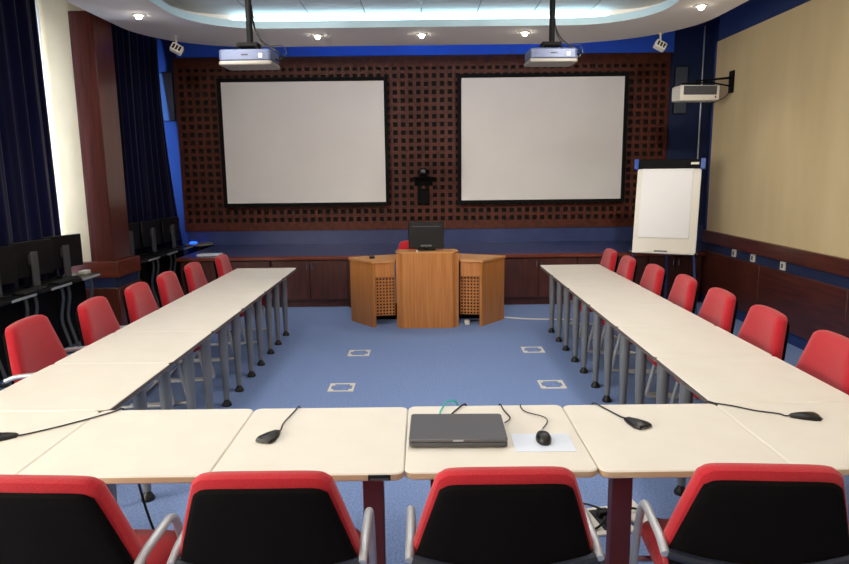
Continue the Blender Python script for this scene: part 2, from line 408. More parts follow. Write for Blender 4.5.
for x, y, tx, tz, W in ((-2.0, 4.2, -1.6, 2.0, 290), (2.0, 4.2, 1.7, 2.0, 300), (0.0, 3.2, 0.0, 1.4, 170)):  # unseen spots added to brighten the screens and back wall
    l = bpy.data.lights.new('wall_fill', 'SPOT'); l.energy = W; l.spot_size = R(62); l.spot_blend = 1; l.shadow_soft_size = .12; l.color = (1, .95, .88)
    o = bpy.data.objects.new('wall_fill_lamp', l); C.objects.link(o); o.location = (x, y, HS+.10)
    d = Vector((tx, 10.3, tz))-o.location; o.rotation_euler = d.to_track_quat('-Z', 'Y').to_euler()
    t = thing('added_fill_spotlight', 'added ceiling spotlight filling the stage wall with light', 'ceiling light', (x, y, HS+.2), 0, 'added fill spotlights in the tiles')
    MB().lathe([(.04, -.03), (.05, -.02), (.05, -.001)], 20).build('housing', 'white', t); MB().lathe([(0, -.034), (.035, -.034), (.035, -.031)], 16).build('lens', 'lampglow', t)
# hanging adjustable fixtures at the soffit corners
def hang_fixture(loc, rz, l):
    t = thing('hanging_light_fixture', l, 'light fixture', loc, rz, 'small swivel fixtures under the lowered ceiling')
    m = MB(); m.lathe([(0.035, -0.012), (0.03, 0.0)], 16); m.lathe([(0.012, -0.10), (0.012, -0.01)], 10); m.build('stem', 'white', t)
    mt = Matrix.Translation((0, -0.0, -0.15)) @ Matrix.Rotation(R(28), 4, 'Y') @ Matrix.Rotation(R(-20), 4, 'X')
    h = MB(); h.box(-.07, .07, -.04, .04, -.05, .05, bevel=0.008, mtx=mt); hd = h.build('head', 'white', t)
    g = MB()
    for i in (-1, 0, 1): g.box(-.012+i*.038, .012+i*.038, -.043, -.041, -.03, .03, mtx=mt)
    g.build('slots', 'blackpl', hd)
hang_fixture((-2.98, 8.35, HS), R(10), 'small white swivel fixture hanging under the left ceiling corner')
hang_fixture((2.95, 8.5, HS), R(-5), 'small white swivel fixture hanging under the right ceiling corner')

# ------------------------------------------------------------------ ceiling projectors
def projector(loc, poleh, l, letter, rz):
    t = thing('ceiling_projector', l, 'projector', loc, rz, 'projectors hung from the ceiling')
    m = MB(); m.prism(rrect(-.22, .22, -.15, .15, .03), 0.02, 0.115, bev=0.012); b = m.build('body', 'projgrey', t)
    MB().prism(rrect(-.225, .225, -.155, .155, .03), -0.012, 0.022, bev=0.008).build('base_cover', 'projlid', t)
    MB().box(-.03, .03, -.155, -.149, .064, .076, bevel=.003).build('vent_slot', 'blackpl', b)
    s = MB().box(.118, .148, -.1535, -.149, .045, .08).build('label_plate', 'paper', b)
    text(letter, 0.03, 'blackpl', s, (.133, -.1545, .0625), (R(90), 0, 0))
    m = MB(); m.box(-.09, .09, -.06, .06, .15, .185, bevel=.006)
    for sx in (-1, 1):
        for sy in (-1, 1): m.tube([(sx*.06, sy*.04, .16), (sx*.11, sy*.09, .112)], .008)
    m.box(-.13, .13, -.02, .02, .12, .135)
    m.build('mount_bracket', 'blackmat', t)
    MB().lathe([(0.027, .17), (0.027, poleh)], 14, c=(0.01, 0)).build('pole', 'blackmat', t)
    c = MB()
    c.tube(spline([(.03, .02, .5), (.045, .01, .33), (.1, .0, .22), (.18, -.03, .15), (.25, -.04, .11), (.29, -.02, .07), (.25, 0, .04), (.215, 0.02, .06)]), .007, 6)
    c.tube(spline([(.035, .03, .45), (.06, .03, .28), (.14, .03, .17), (.27, .02, .17), (.31, .02, .10), (.24, .02, .05), (.215, .04, .05)]), .004, 6)
    c.build('cables', 'blackpl', t)
projector((-1.47, 5.85, 2.70), HS+0.20-2.70, 'grey ceiling projector on black pole, left of centre, letter A on its back', 'A', R(-2))
projector((1.21, 6.45, 2.79), HS+0.20-2.79, 'grey ceiling projector on black pole, right of centre, letter B on its back', 'B', R(2))

# wall projector on right wall
t = thing('wall_projector', 'white box projector with grey grille on an arm from the beige wall', 'projector', (3.32, 8.25, 2.60), R(4))
m = MB(); m.box(-.245, .245, -.12, .12, 0, .18, bevel=.012); b = m.build('body', 'white', t)
g = MB()
for i in range(6): g.box(-.2, .2, -.127, -.119, .075+i*.016, .085+i*.016)
g.mi = 1; g.box(-.205, .205, -.1225, -.119, .068, .17); g.build('grille', ['greypl', 'speaker'], b)
MB().box(.185, .2, -.123, -.118, .03, .055).build('lock_slot', 'blackpl', b)
m = MB(); m.box(.435, .452, -.05, .05, .10, .36); m.tube([(.0, 0, .185), (.0, 0, .24), (.44, 0, .28)], .014); m.tube([(.1, 0, .24), (.44, 0, .18)], .009)
m.tube([(-.18, .0, .21), (.2, 0, .225)], .008)
m.build('wall_arm', 'blackmat', t)
MB().tube(spline([(.2, .05, 0.02), (.12, .03, -.06), (.2, 0, -.03), (.37, 0, .05), (.43, 0, .13)]), .005, 6).build('cable', 'blackpl', t)

# speakers
def wall_speaker(x, y, z0, h, l):
    t = thing('wall_speaker', l, 'speaker', (x, y, z0), 0, 'slim grey speakers beside the lattice wall')
    MB().box(-.1, .1, -.05, .0, 0, h, bevel=.008).build('cabinet', 'blackpl', t)
    g = MB().box(-.094, .094, -.06, -.051, .01, h-.01, bevel=.003).build('grille', 'speaker', t)
wall_speaker(3.92, YB-.001, 2.62, .70, 'slim grey column speaker on the blue wall behind the wall projector')
wall_speaker(-3.87, YB-.001, 2.60, .72, 'slim grey column speaker in the dark corner left of the lattice')
tag(MB().tube([(4.25, YB-.012, SH), (4.25, YB-.012, 3.9)], .012).build('conduit_pipe', 'silver'), 'thin pale vertical conduit on the blue wall of the right corner', 'pipe')

# conference camera on lattice
t = thing('wall_camera', 'black swivel camera on a bracket on the lattice wall between the screens', 'camera', (0.0, 10.3, 1.58))
m = MB(); m.box(-.17, .17, -.22, -.02, .12, .135, bevel=.003); m.tube([(-.12, -.03, .02), (-.12, -.2, .12)], .008); m.tube([(.12, -.03, .02), (.12, -.2, .12)], .008)
m.box(-.14, .14, -.022, -.012, 0.0, .14); m.build('shelf_bracket', 'blackmat', t)
m = MB(); m.lathe([(.07, .136), (.075, .15), (.06, .17), (.03, .175)], 20, c=(0, -.12)); m.build('base', 'blackpl', t)
m = MB(); m.box(-.055, .055, -.19, -.06, .175, .27, bevel=.02, seg=3); m.build('head', 'blackpl', t)
m = MB(); m.lathe_axis([(Vector((0, -.185, .225)), .03), (Vector((0, -.205, .225)), .026)], 16); m.build('lens', 'greypl', t)
MB().box(-.09, .09, -.10, -.03, -.28, -.05, bevel=.01).build('control_box', 'blackmat', t)

# ------------------------------------------------------------------ tables
def side_table(legs_in, name='conference_table'):
    t = thing(name, '', 'table')
    m = MB(); m.prism(rrect(-.338, .338, -.3745, .3745, .03), 0.712, 0.74, bev=.003, side=1)
    m.build('tabletop', ['laminate', 'edgegrey'], t)
    m = MB(); m.box(-.25, -.19, -.33, .33, .672, .711); m.box(.10, .14, -.33, .33, .672, .711); m.box(-.19, .10, -.02, .02, .672, .711)
    m.build('frame_rail', 'frame_dark', t)
    for (x, y) in legs_in:
        lg = MB().lathe([(.036, .671), (.034, .45), (.022, .055)], 18, c=(x, y)).build('leg', 'legmetal', t)
        MB().lathe([(.0, .0), (.036, .0), (.038, .012), (.030, .028), (.018, .045), (.014, .058), (0.0, .058)], 16, c=(x, y)).build('foot', 'foot', lg)
    return t
LX = (-1.44, -2.12); RX = (1.30, 1.98)
lp = side_table([(-.22, -.2), (-.22, .2)])
n_w = ['nearest the front row', 'second from the front row', 'third from the front row', 'fourth from the front row', 'fifth from the front row', 'sixth and farthest, by the stage']
for i in range(6):
    yc = 2.853+.75*i+.375
    o = copy_tree(lp); place(o, (1.64, yc, 0), 0, 'cream square table in the right row, %s' % n_w[i], 'tables of the right row')
for i in range(6):
    yc = 2.853+.75*i+.375
    o = copy_tree(lp) if i else lp
    place(o, (-1.78, yc, 0), PI, 'cream square table in the left row, %s' % n_w[i], 'tables of the left row')

def front_table(edge_box=False):
    t = thing('conference_table', '', 'table')
    m = MB(); m.prism(rrect(-.3465, .3465, -.335, .335, .035, n=4), 0.710, 0.74, bev=.005, side=1)
    m.build('tabletop', ['laminate', 'edge'], t)
    for s in (-1, 1):
        x = s*.21
        lg = MB().box(x-.042, x+.042, -.03, .03, .05, .675, bevel=.004).build('leg', 'maroon', t)
        MB().box(x-.025, x+.025, -.28, .28, .0, .05, bevel=.01).build('foot', 'foot', lg)
    m = MB(); m.box(-.25, .25, -.015, .015, .677, .709); m.box(-.30, -.2, -.2, .2, .6775, .7085); m.box(.2, .3, -.2, .2, .6775, .7085); m.build('frame_rail', 'frame_dark', t)
    return t
fp = front_table()
FL = [(-2.155, 'cream table at the left corner of the front row under the leftmost microphone'),
      (-1.455, 'cream table in the front row left of the one with two seams, empty top crossed by microphone cable'),
      (-.765+.01, 'x'), (-.425, 'x')]
seams = [-2.165+.695*k for k in range(7)]
fl = ['cream table at the left corner of the front row, carrying the leftmost microphone',
      'cream front-row table with nothing standing on it, left of the second microphone',
      'cream front-row table left of the laptop, with one microphone and an edge socket',
      'cream table in the front row carrying the laptop and mouse',
      'cream table in the front row right of the mouse, carrying one microphone',
      'cream table at the right corner of the front row, carrying the rightmost microphone']
for i in range(6):
    o = copy_tree(fp) if i else fp
    place(o, ((seams[i]+seams[i+1])/2, 2.18+.335 + (.006 if i in (3,) else 0), 0), 0, fl[i], 'tables of the front row')
    if i == 2: tab3 = o
    if i == 4:
        for ch in bpy.data.objects:
            if ch.parent == o and ch.name.startswith('leg') and ch.data.vertices[0].co.x < 0: ch.location.x = .04
    if i == 1:
        for ch in bpy.data.objects:
            if ch.parent == o and ch.name.startswith('leg') and ch.data.vertices[0].co.x < 0:
                ch.data = ch.data.copy(); ch.data.materials[0] = M['legmetal']; ch['label'] = 'grey leg'
s = MB().box(.22, .30, -.3405, -.3345, .715, .736, bevel=.001).build('edge_socket', 'blackpl', tab3)
s['label'] = 'small dark socket set in the front edge'
MB().box(.228, .292, -.342, -.3405, .718, .724).build('socket_plate', 'greypl', s)

# ------------------------------------------------------------------ chairs
def back_outline(n=64):
    # rounded trapezoid: width 0.52 low, 0.41 at top, local (x, v) with v 0..0.50 up the back
    pts = [(-.235, .02), (-.27, .16), (-.262, .24), (-.215, .455), (-.19, .487), (-.15, .497), (0, .503), (.15, .497), (.19, .487), (.215, .455), (.262, .24), (.27, .16), (.235, .02), (.12, 0), (0, -.003), (-.12, 0)]
    q = spline(pts + [pts[0]], 4)[:-1]
    return [(p[0], p[1]) for p in [(v.x, v.y) for v in q]]
def spline2(pts, n):
    return spline([(a, b, 0) for a, b in pts], n)
def outline():
    pts = [(-.235, .02), (-.282, .16), (-.272, .24), (-.216, .44), (-.196, .480), (-.15, .497), (0, .503), (.15, .497), (.196, .480), (.216, .44), (.272, .24), (.282, .16), (.235, .02), (.12, 0), (0, -.003), (-.12, 0)]
    P = [Vector((a, b, 0)) for a, b in pts]; N = len(P); out = []
    for i in range(N):
        a, b, c, d = P[i-1], P[i], P[(i+1) % N], P[(i+2) % N]
        for k in range(4):
            t = k/4
            out.append(0.5*((2*b) + (c-a)*t + (2*a-5*b+4*c-d)*t*t + (3*b-a-3*c+d)*t**3))
    return [(p.x, p.y) for p in out]
OUT = outline()
def backmap(x, v, d):
    # v along the back height, d depth (positive = towards the sitter)
    z = .445 + v*0.955
    y = -.215 - v*.17 + d - 0.02*math.sin(v/0.5*PI)*0 + .35*x*x
    return (x, y, z)
def back_mesh(layers, top=1.0):
    # layers: (scale inset, depth)
    m = MB(); cx, cy = 0, .26
    def ringat(ins, d):
        r = []
        for x, v in OUT:
            dx, dv = x-cx, v-cy; L = math.hypot(dx, dv); f = max(0.0, (L-ins)/L)
            r.append(backmap(cx+dx*f, (cy+dv*f)*top, d))
        return r
    def scaled(sc, d): return [backmap(cx+(x-cx)*sc, (cy+(v-cy)*sc)*top, d) for x, v in OUT]
    rs = [scaled(sc, layers[0][1]) for sc in (.02, .35, .7)] + [ringat(i, d) for i, d in layers] + [scaled(sc, layers[-1][1]) for sc in (.7, .35, .02)]
    return m.rings(rs)
def make_chair():
    t = thing('conference_chair', '', 'chair')
    sm = MB()
    o = [rrect(-.245, .245, -.215, .245, .07, n=5)]
    def rr(ins, z): return [(p[0]*(1-ins/.25), p[1]*(1-ins/.24), z) for p in o[0]]
    sm.rings([rr(.03, .405), rr(.005, .412), rr(0, .43), rr(.004, .455), rr(.02, .468), rr(.1, .474), rr(.24, .474)])
    sm.build('seat', 'red', t)
    back_mesh([(.03, -.012), (.008, -.006), (0, .008), (0, .030), (.006, .044), (.022, .054), (.06, .060)]).build('backrest', 'red', t)
    back_mesh([(.034, -.034), (.020, -.030), (.012, -.02), (.012, -.010)], top=.945).build('back_shell', 'blackfab', t)
    # lower bracket across the back, joining the two arms
    b = MB()
    pts = []
    for k in range(13):
        x = -.28+.56*k/12; pts.append((x, -.283+.6*x*x*.6, .62-0.035*math.cos(x/.285*PI/2)))
    b.tube(pts, .017, 8)
    b.build('back_bracket', 'navy', t)
    for s in (-1, 1):
        x = s*.290
        P = [(x, -.265, .622), (x, -.21, .645), (x, .005, .662), (x, .055, .54), (x, .15, .10), (x, .17, .016), (x, -.05, .014), (x, -.28, .014)]
        arm = MB(); arm.tube(fillet(P, .055, 6), .0145, 10)
        arm.build('arm_frame', 'silver', t)
    MB().tube([(-.28, .085, .385), (.28, .085, .385)], .012).build('cross_bar', 'chrome', t)
    MB().tube([(-.28, -.26, .014), (.28, -.26, .014)], .0115).build('cross_bar', 'chrome', t)
    MB().box(-.16, .16, -.16, .2, .388, .404).build('seat_plate', 'blackpl', t)
    return t
chair = make_chair()
used = [False]
def put_chair(x, y, rz, l, g):
    global chair
    o = chair if not used[0] else copy_tree(chair)
    used[0] = True
    place(o, (x, y, 0), rz, l, g)
for x, y, rz, l in ((-1.15, 2.08, -3, 'red and black armchair in the foreground at the left edge of the photo'),
                 (-.488, 2.09, 0, 'red and black armchair in the foreground, second from the left, before the lone desk microphone'),
                 (.235, 2.10, 0, 'red and black armchair in the foreground facing the closed laptop'),
                 (1.04, 2.10, -4, 'red and black armchair in the foreground at the right, turned slightly')):
    put_chair(x, y, R(rz), l, 'armchairs along the near side of the front row')
ry = [3.34, 4.03, 4.68, 5.33, 5.96, 6.59, 7.22]
rlab = ['nearest the viewer, cut by the photo edge', 'second from the near end', 'third from the near end', 'fourth from the near end', 'fifth from the near end', 'sixth, second from the stage', 'seventh and farthest, by the stage']
rang = [1, 2, 1, 0, 2, 1, 2]
for y, l, a in zip(ry, rlab, rang): put_chair(1.885 if y < 5.5 else (1.85 if y < 6.2 else 1.80), y, PI/2+R(a-6), 'red armchair behind the right table row, %s' % l, 'armchairs behind the right table row')
ly = [(-2.19, 3.97, -1, 'nearest the viewer beside the black desks'), (-2.10, 4.61, 1, 'second from the near end'), (-2.06, 5.24, 0, 'third from the near end, before the mahogany pillar'),
      (-2.06, 5.86, 1, 'fourth from the near end'), (-2.04, 6.48, 0, 'fifth from the near end'), (-1.94, 7.10, 1, 'sixth and farthest, by the stage')]
for x, y, a, l in ly: put_chair(x, y, -PI/2+R(a+5), 'red armchair behind the left table row, %s' % l, 'armchairs behind the left table row')
put_chair(-.08, 8.17, PI+R(6), 'red armchair hidden behind the lectern, only the top of its back showing', None)

# ------------------------------------------------------------------ lectern
t = thing('lectern', 'beech veneer lectern with a central panel and two angled perforated wings', 'lectern', (0.02, 7.5, 0))
m = MB()
m.prism([(-.30, -.03), (-.30, .02), (.33, .02), (.33, -.03), (.30, -.055), (-.27, -.055)][::-1], 0.0, .872)
m.box(-.345, -.30, .0, .05, 0, .87); m.box(.33, .375, .0, .05, 0, .87)
cp = m.build('central_panel', 'beech', t, smooth=False)
MB().prism([(-.35, .055), (-.29, -.058), (.32, -.058), (.38, .055), (.36, .25), (-.35, .25)], .8725, .888, bev=.003).build('central_top', 'beechtop', t)
for s, nm in ((-1, 'left'), (1, 'right')):
    ox = 0.0 if s < 0 else .03
    X = lambda v: ox+s*v
    def pr(pts, z0, z1, **k):
        q = [(X(a), b) for a, b in pts]
        if s > 0: pass
        else: q = q[::-1]
        return q
    # outer panel (angled), apron, top, perforated panel
    def order(q): 
        A = sum(q[i][0]*q[(i+1) % len(q)][1]-q[(i+1) % len(q)][0]*q[i][1] for i in range(len(q)))
        return q if A > 0 else q[::-1]
    op = order([(X(.615), .00), (X(.92), .38), (X(.90), .41), (X(.59), .02)])
    MB().prism(op, 0, .755).build('side_panel', 'beech', t, smooth=False)
    ap = order([(X(.37), .06), (X(.605), .02), (X(.605), .04), (X(.37), .08)])
    MB().prism(ap, .59, .755).build('apron', 'beech', t, smooth=False)
    tp = order([(X(.36), .05), (X(.625), -.012), (X(.935), .38), (X(.42), .62), (X(.36), .62)])
    MB().prism(tp, .757, .785, bev=.003).build('wing_top', 'beechtop', t)
    # perforated panel as a lattice of bars
    a = Vector((X(.37), .10)); b = Vector((X(.59), .06)); L = (b-a).length; ang = math.atan2((b-a).y, (b-a).x)
    mt = Matrix.Translation((a.x, a.y, 0)) @ Matrix.Rotation(ang, 4, 'Z')
    g = MB(); z0, z1 = .13, .59; nc = 6; pz = .0375; nr = 12; px = L/nc
    for i in range(nc+1): g.box(max(0, i*px-px*.2), min(L, i*px+px*.2), 0, .015, z0, z1, mtx=mt)
    for j in range(nr+1):
        for i in range(nc): g.box(i*px+px*.2, (i+1)*px-px*.2, .001, .014, max(z0, z0+j*pz-pz*.2), min(z1, z0+j*pz+pz*.2), mtx=mt)
    g.build('perforated_panel', 'beech', t, smooth=False)
bk = MB(); bk.box(-.9, .93, .44, .455, .0, .2); bk.build('modesty_board', 'blackmat', t, smooth=False)

t = thing('desktop_monitor', 'black flat monitor seen from behind, standing on the lectern', 'monitor', (0.025, 7.62, .889))
m = MB(); m.box(-.205, .205, .0, .035, .02, .33, bevel=.008); m.box(-.12, .12, .03, .05, .08, .25, bevel=.005)
b = m.build('screen_housing', 'blackpl', t)
MB().box(-.165, .165, -.004, .001, .275, .283).build('vent_strip', 'greypl', b)
text('SAMSUNG', .028, 'silver', b, (.0, -.0015, .055), (R(90), 0, 0), name='logo')
MB().prism(rrect(-.11, .11, -.04, .09, .02), 0, .012, bev=.003).build('stand_base', 'blackpl', t)
MB().box(-.03, .03, .035, .055, .01, .12).build('stand_neck', 'blackpl', t)
tag(MB().lathe([(0, 0), (.032, 0), (.036, .012), (.028, .028), (0, .034)], 16).build('round_device', 'blackpl', loc=(-.62, 7.75, .785)), 'small dark round device on the left wing of the lectern', 'device')
tag(MB().lathe([(0, 0), (.012, 0), (.012, .012), (.006, .022), (0, .022)], 12).build('lapel_microphone', 'white', loc=(-.08, 7.47, .889)), 'tiny white object on the front edge of the lectern top', 'microphone')
t = thing('power_adapter', 'white power plug lying on the floor under the right wing of the lectern', 'power plug', (.50, 7.62, 0))
MB().box(-.03, .03, -.05, .05, 0, .05, bevel=.008).build('plug_body', 'white', t); MB().tube(spline([(0, .05, .02), (.05, .12, .01), (.12, .15, .01), (.2, .12, .01)]), .008).build('cable', 'blackpl', t)
tag(MB().tube(spline([(.9, 7.98, .008), (1.2, 7.85, .008), (1.5, 7.8, .008), (1.85, 7.78, .008)]), .009, 6).build('floor_cable', 'white'), 'pale cable running over the carpet from the lectern to the right tables', 'cable')

# ------------------------------------------------------------------ flip chart
t = thing('flip_chart_easel', 'white flip chart easel with black clamp bar and blue legs by the right wall', 'flip chart', (2.99, 8.12, 0), R(-27))
tilt = Matrix.Translation((0, -.14, .765)) @ Matrix.Rotation(R(-11), 4, 'X')
MB().box(-.37, .37, 0, .02, 0.02, 1.12, bevel=.004, mtx=tilt).build('board', 'white', t)
MB().box(-.31, .28, -.014, -.002, .20, 1.05, mtx=tilt).build('paper_pad', 'paper', t)
cb = MB().box(-.375, .375, -.03, .03, 1.05, 1.16, bevel=.006, mtx=tilt).build('clamp_bar', 'blackmat', t)
lbp = MB().box(.25, .34, -.0325, -.03, 1.095, 1.12, mtx=tilt).build('label_plate', 'white', cb)
for s in (-1, 1): MB().box(s*.385-.028, s*.385+.028, -.036, .036, 1.04, 1.17, bevel=.006, mtx=tilt).build('corner_cap', 'bluepl', t)
MB().box(-.36, .36, -.07, .0, 0.0, .022, bevel=.003, mtx=tilt).build('pen_tray', 'white', t)
MB().tube([tilt @ Vector((-.1, -.05, .03)), tilt @ Vector((.05, -.05, .03))], .01).build('tray_clip', 'greypl', t)
for s in (-1, 1):
    MB().tube([tilt @ Vector((s*.34, .035, 1.0)), tilt @ Vector((s*.35, .035, .0)), (s*.44, -.40, .0+.012)], .013).build('leg', 'bluemetal', t)
    k = MB().lathe_axis([(tilt @ Vector((s*.385, -.02, .02)), .014), (tilt @ Vector((s*.385, .06, .02)), .014)], 12).build('clamp_knob', 'blackpl', t)
MB().tube([tilt @ Vector((0, .05, 1.0)), (0, .36, .012)], .013).build('leg', 'bluemetal', t)

# ------------------------------------------------------------------ wall outlets
for y, l in ((7.93, 'white wall outlet nearest the stage on the right wall strip'), (7.47, 'white wall outlet in the middle of the three on the right wall'), (6.83, 'white wall outlet nearest the viewer on the right wall strip')):
    t = thing('wall_outlet', l, 'outlet', (XR-.001, y, .775), 0, 'outlets in the blue strip of the right wall')
    MB().box(-.02, 0, -.045, .045, -.045, .045, bevel=.004).build('plate', 'white', t)
    MB().box(-.023, -.02, -.018, .018, -.022, .022).build('socket', 'greypl', t)

# ------------------------------------------------------------------ floor boxes
def floor_box(x, y, l):
    t = thing('floor_box', l, 'floor outlet', (x, y, 0), 0, 'steel framed floor boxes in the carpet')
    m = MB(); a, b, c, d = .107, .105, .088, .085
    m.box(-a, a, -b, -d, 0, .006); m.box(-a, a, d, b, 0, .006); m.box(-a, -c, -d, d, 0, .006); m.box(c, a, -d, d, 0, .006)
    for s in (-1, 1):
        m.box(s*.076-.012, s*.076+.012, -.0849, -.05, 0, .0058); m.box(s*.076-.012, s*.076+.012, .05, .0849, 0, .0058)
    m.build('frame', 'brass', t)
    MB().box(-.062, .062, -.08, .08, 0, .004).build('lid', 'carpet', t)
floor_box(-.665, 6.40, 'steel framed floor box in the carpet, far left of the four')
floor_box(-.71, 5.33, 'steel framed floor box in the carpet, near left of the four')
floor_box(1.09, 6.45, 'steel framed floor box in the carpet, far right of the four')
floor_box(1.07, 5.35, 'steel framed floor box in the carpet, near right of the four')
# open floor box with plugs under the front table
t = thing('open_floor_box', 'open white power box on the carpet under the front table, with plugs in it', 'floor outlet', (.92, 3.14, 0), R(10))
m = MB(); m.box(-.11, .11, -.13, .13, 0, .012, bevel=.003); m.build('frame', 'white', t)
MB().box(-.05, .06, -.10, .10, .0121, .014).build('recess', 'greydark', t)
for yy in (-.05, .03): MB().box(-.03, .03, yy-.025, yy+.025, .0141, .05, bevel=.006).build('plug', 'blackpl', t)
MB().box(.115, .20, -.13, .13, 0, .02, bevel=.003, mtx=Matrix.Rotation(R(-12), 4, 'Y')).build('lid', 'white', t)
m = MB(); m.tube(spline([(.0, .03, .05), (-.08, .09, .06), (-.16, .12, .03), (-.32, .12, .006)]), .006, 6)
m.tube(spline([(.0, -.05, .05), (.14, -.02, .07), (.24, -.07, .03), (.42, -.12, .006)]), .006, 6)
m.tube(spline([(-.02, -.05, .05), (-.10, -.09, .02), (-.3, -.12, .006)]), .006, 6); m.build('cables', 'blackpl', t)
tag(MB().tube(spline([(-1.30, 2.75, .709), (-1.28, 2.72, .5), (-1.22, 2.7, .25), (-1.12, 2.66, .06), (-1.0, 2.6, .007), (-.8, 2.62, .007)]), .006, 6).build('hanging_cable', 'blackpl'), 'black cable hanging from the left front tables down to the carpet', 'cable')

# ------------------------------------------------------------------ desk microphones, laptop, mouse
TZ = .741
def mic(x, y, rz, cab, l):
    t = thing('desk_microphone', l, 'microphone', (x, y, TZ), rz, 'flat desk microphones with cables on the tables')
    o = [(-.035, -.045), (0.0, -.052), (.035, -.045), (.040, -.02), (.028, .03), (.010, .068), (-.010, .068), (-.028, .03), (-.040, -.02)]
    def rg(s, z, dy=0): return [(a*s, b*s+dy, z) for a, b in o]
    m = MB(); m.rings([rg(.96, 0), rg(1, .004), rg(1, .008), rg(.9, .015, -.002), rg(.5, .021, -.006)]); m.build('body', 'blackpl', t)
    MB().box(-.028, .028, -.053, -.0495, .004, .0085).build('grille', 'greypl', t)
    # cable points are given in world coordinates
    inv = Matrix.Rotation(-rz, 4, 'Z')
    P = [inv @ (Vector((a, b, c)) - Vector((x, y, TZ))) for a, b, c in cab]
    MB().tube(spline([(0, .062, .008), (0, .085, .005)] + P), .0032, 6).build('cable', 'blackpl', t)
mic(-.63, 2.50, R(-20), [(-.605, 2.66, TZ+.004), (-.585, 2.80, TZ+.004), (-.575, 2.852, TZ+.006), (-.57, 2.872, .70)], 'black desk microphone with short cable, before the second foreground chair')
mic(-1.735, 2.53, R(-72), [(-1.57, 2.63, TZ+.004), (-1.49, 2.71, TZ+.004), (-1.43, 2.78, TZ+.004), (-1.395, 2.825, TZ+.004), (-1.378, 2.852, TZ+.005), (-1.372, 2.866, .70)], 'black desk microphone at the left edge of the photo, long cable')
mic(.88, 2.60, R(28), [(.83, 2.70, TZ+.004), (.79, 2.80, TZ+.004), (.76, 2.852, TZ+.006), (.75, 2.866, .70)], 'black desk microphone to the right of the mouse')
mic(1.62, 2.66, R(82), [(1.52, 2.70, TZ+.004), (1.44, 2.74, TZ+.004), (1.37, 2.80, TZ+.004), (1.31, 2.835, TZ+.004), (1.275, 2.852, TZ+.006), (1.266, 2.866, .70)], 'black desk microphone on the right corner table, cable leading to the inner corner')

t = thing('laptop', 'closed dark grey laptop on the front table', 'laptop', (.125, 2.52, TZ), R(-1))
m = MB(); m.prism(rrect(-.19, .19, -.135, .135, .015), .004, .022, bev=.003); m.build('base', 'greypl', t)
l_ = MB().prism(rrect(-.19, .19, -.135, .135, .015), .0235, .038, bev=.003).build('lid', 'lapt', t)
MB().box(-.16, .16, -.12, .12, 0, .004).build('rubber_feet', 'blackpl', t)
MB().box(-.02, .02, -.1362, -.135, .028, .0335).build('badge', 'silver', l_)
tag(MB().prism(rrect(-.115, .115, -.085, .085, .004), 0, .0025).build('mouse_mat', 'palepad', loc=(.455, 2.43, TZ-.0005), rotz=R(-1)), 'pale blue rectangular mouse mat on the front table', 'mouse mat')
t = thing('computer_mouse', 'glossy black computer mouse on the pale mat', 'mouse', (.46, 2.44, TZ+.0025))
def rg(s, z, dy=0): return [(a*.031*s, b*.05*s+dy, z) for a, b in [(math.cos(2*PI*k/24)*(1 if abs(math.cos(2*PI*k/24)) < .8 else .97), math.sin(2*PI*k/24)) for k in range(24)]]
MB().rings([rg(.92, 0), rg(1, .008), rg(.97, .018), rg(.82, .028), rg(.5, .035, -.003), rg(.15, .0375, -.004)]).build('body', 'blackpl', t)
MB().lathe_axis([(Vector((-.003, .022, .034)), .008), (Vector((.003, .022, .034)), .008)], 12).build('scroll_wheel', 'silver', t)
MB().tube(spline([(0, .05, .01), (.01, .10, .004), (.05, .19, .003), (.045, .25, .003), (-.02, .31, .003), (-.035, .37, .003), (-.03, .408, .002), (-.03, .422, -.04)]), .0025, 6).build('cable', 'blackpl', t)
tag(MB().tube(spline([(.07, 2.612, TZ+.012), (.06, 2.70, TZ+.02), (.075, 2.80, TZ+.012), (.10, 2.855, TZ+.02), (.14, 2.87, TZ+.01), (.15, 2.885, .68)]), .004, 6).build('network_cable', 'cyan'), 'turquoise cable behind the laptop', 'cable')
tag(MB().tube(spline([(.085, 2.612, TZ+.012), (.10, 2.70, TZ+.006), (.14, 2.80, TZ+.004), (.18, 2.852, TZ+.006), (.19, 2.885, .68)]), .004, 6).build('laptop_cable', 'blackpl'), 'black cable behind the laptop next to the turquoise one', 'cable')
tag(MB().tube(spline([(.33, 2.612, TZ+.012), (.36, 2.68, TZ+.006), (.345, 2.78, TZ+.004), (.335, 2.852, TZ+.006), (.33, 2.885, .68)]), .003, 6).build('laptop_cable', 'blackpl'), 'short black cable from the right rear corner of the laptop', 'cable')

# ------------------------------------------------------------------ curtains
def curtain(x, y0, y1, z0, z1, amp, waves, m, name, label, skew=None, tilt=None):
    b = MB(); n = int(abs(y1-y0)*60); rows = 14; V = []
    for j in range(rows+1):
        f = j/rows; row = []
        for i in range(n+1):
            s = i/n; ye = y1 + (skew(f) if skew else 0)
            yy = y0+(ye-y0)*s
            ph = s*waves*2*PI
            row.append(b.bm.verts.new((x + (tilt(f)*s**6 if tilt else 0) + amp*(math.sin(ph)+.35*math.sin(ph*2.3+1+f)), yy, z0+(z1-z0)*f)))
        V.append(row)
    for j in range(rows):
        for i in range(n): b.bm.faces.new((V[j][i], V[j][i+1], V[j+1][i+1], V[j+1][i]))
    o = b.build(name, m, angle=80)
    md = o.modifiers.new('thickness', 'SOLIDIFY'); md.thickness = .004
    return tag(o, label, 'curtain')
curtain(-3.96, 3.0, 7.10, 0.12, 3.88, .035, 17, 'curtain', 'navy_curtain', 'dark navy curtain over the window nearest the viewer on the left', skew=lambda f: .06*(1-f))
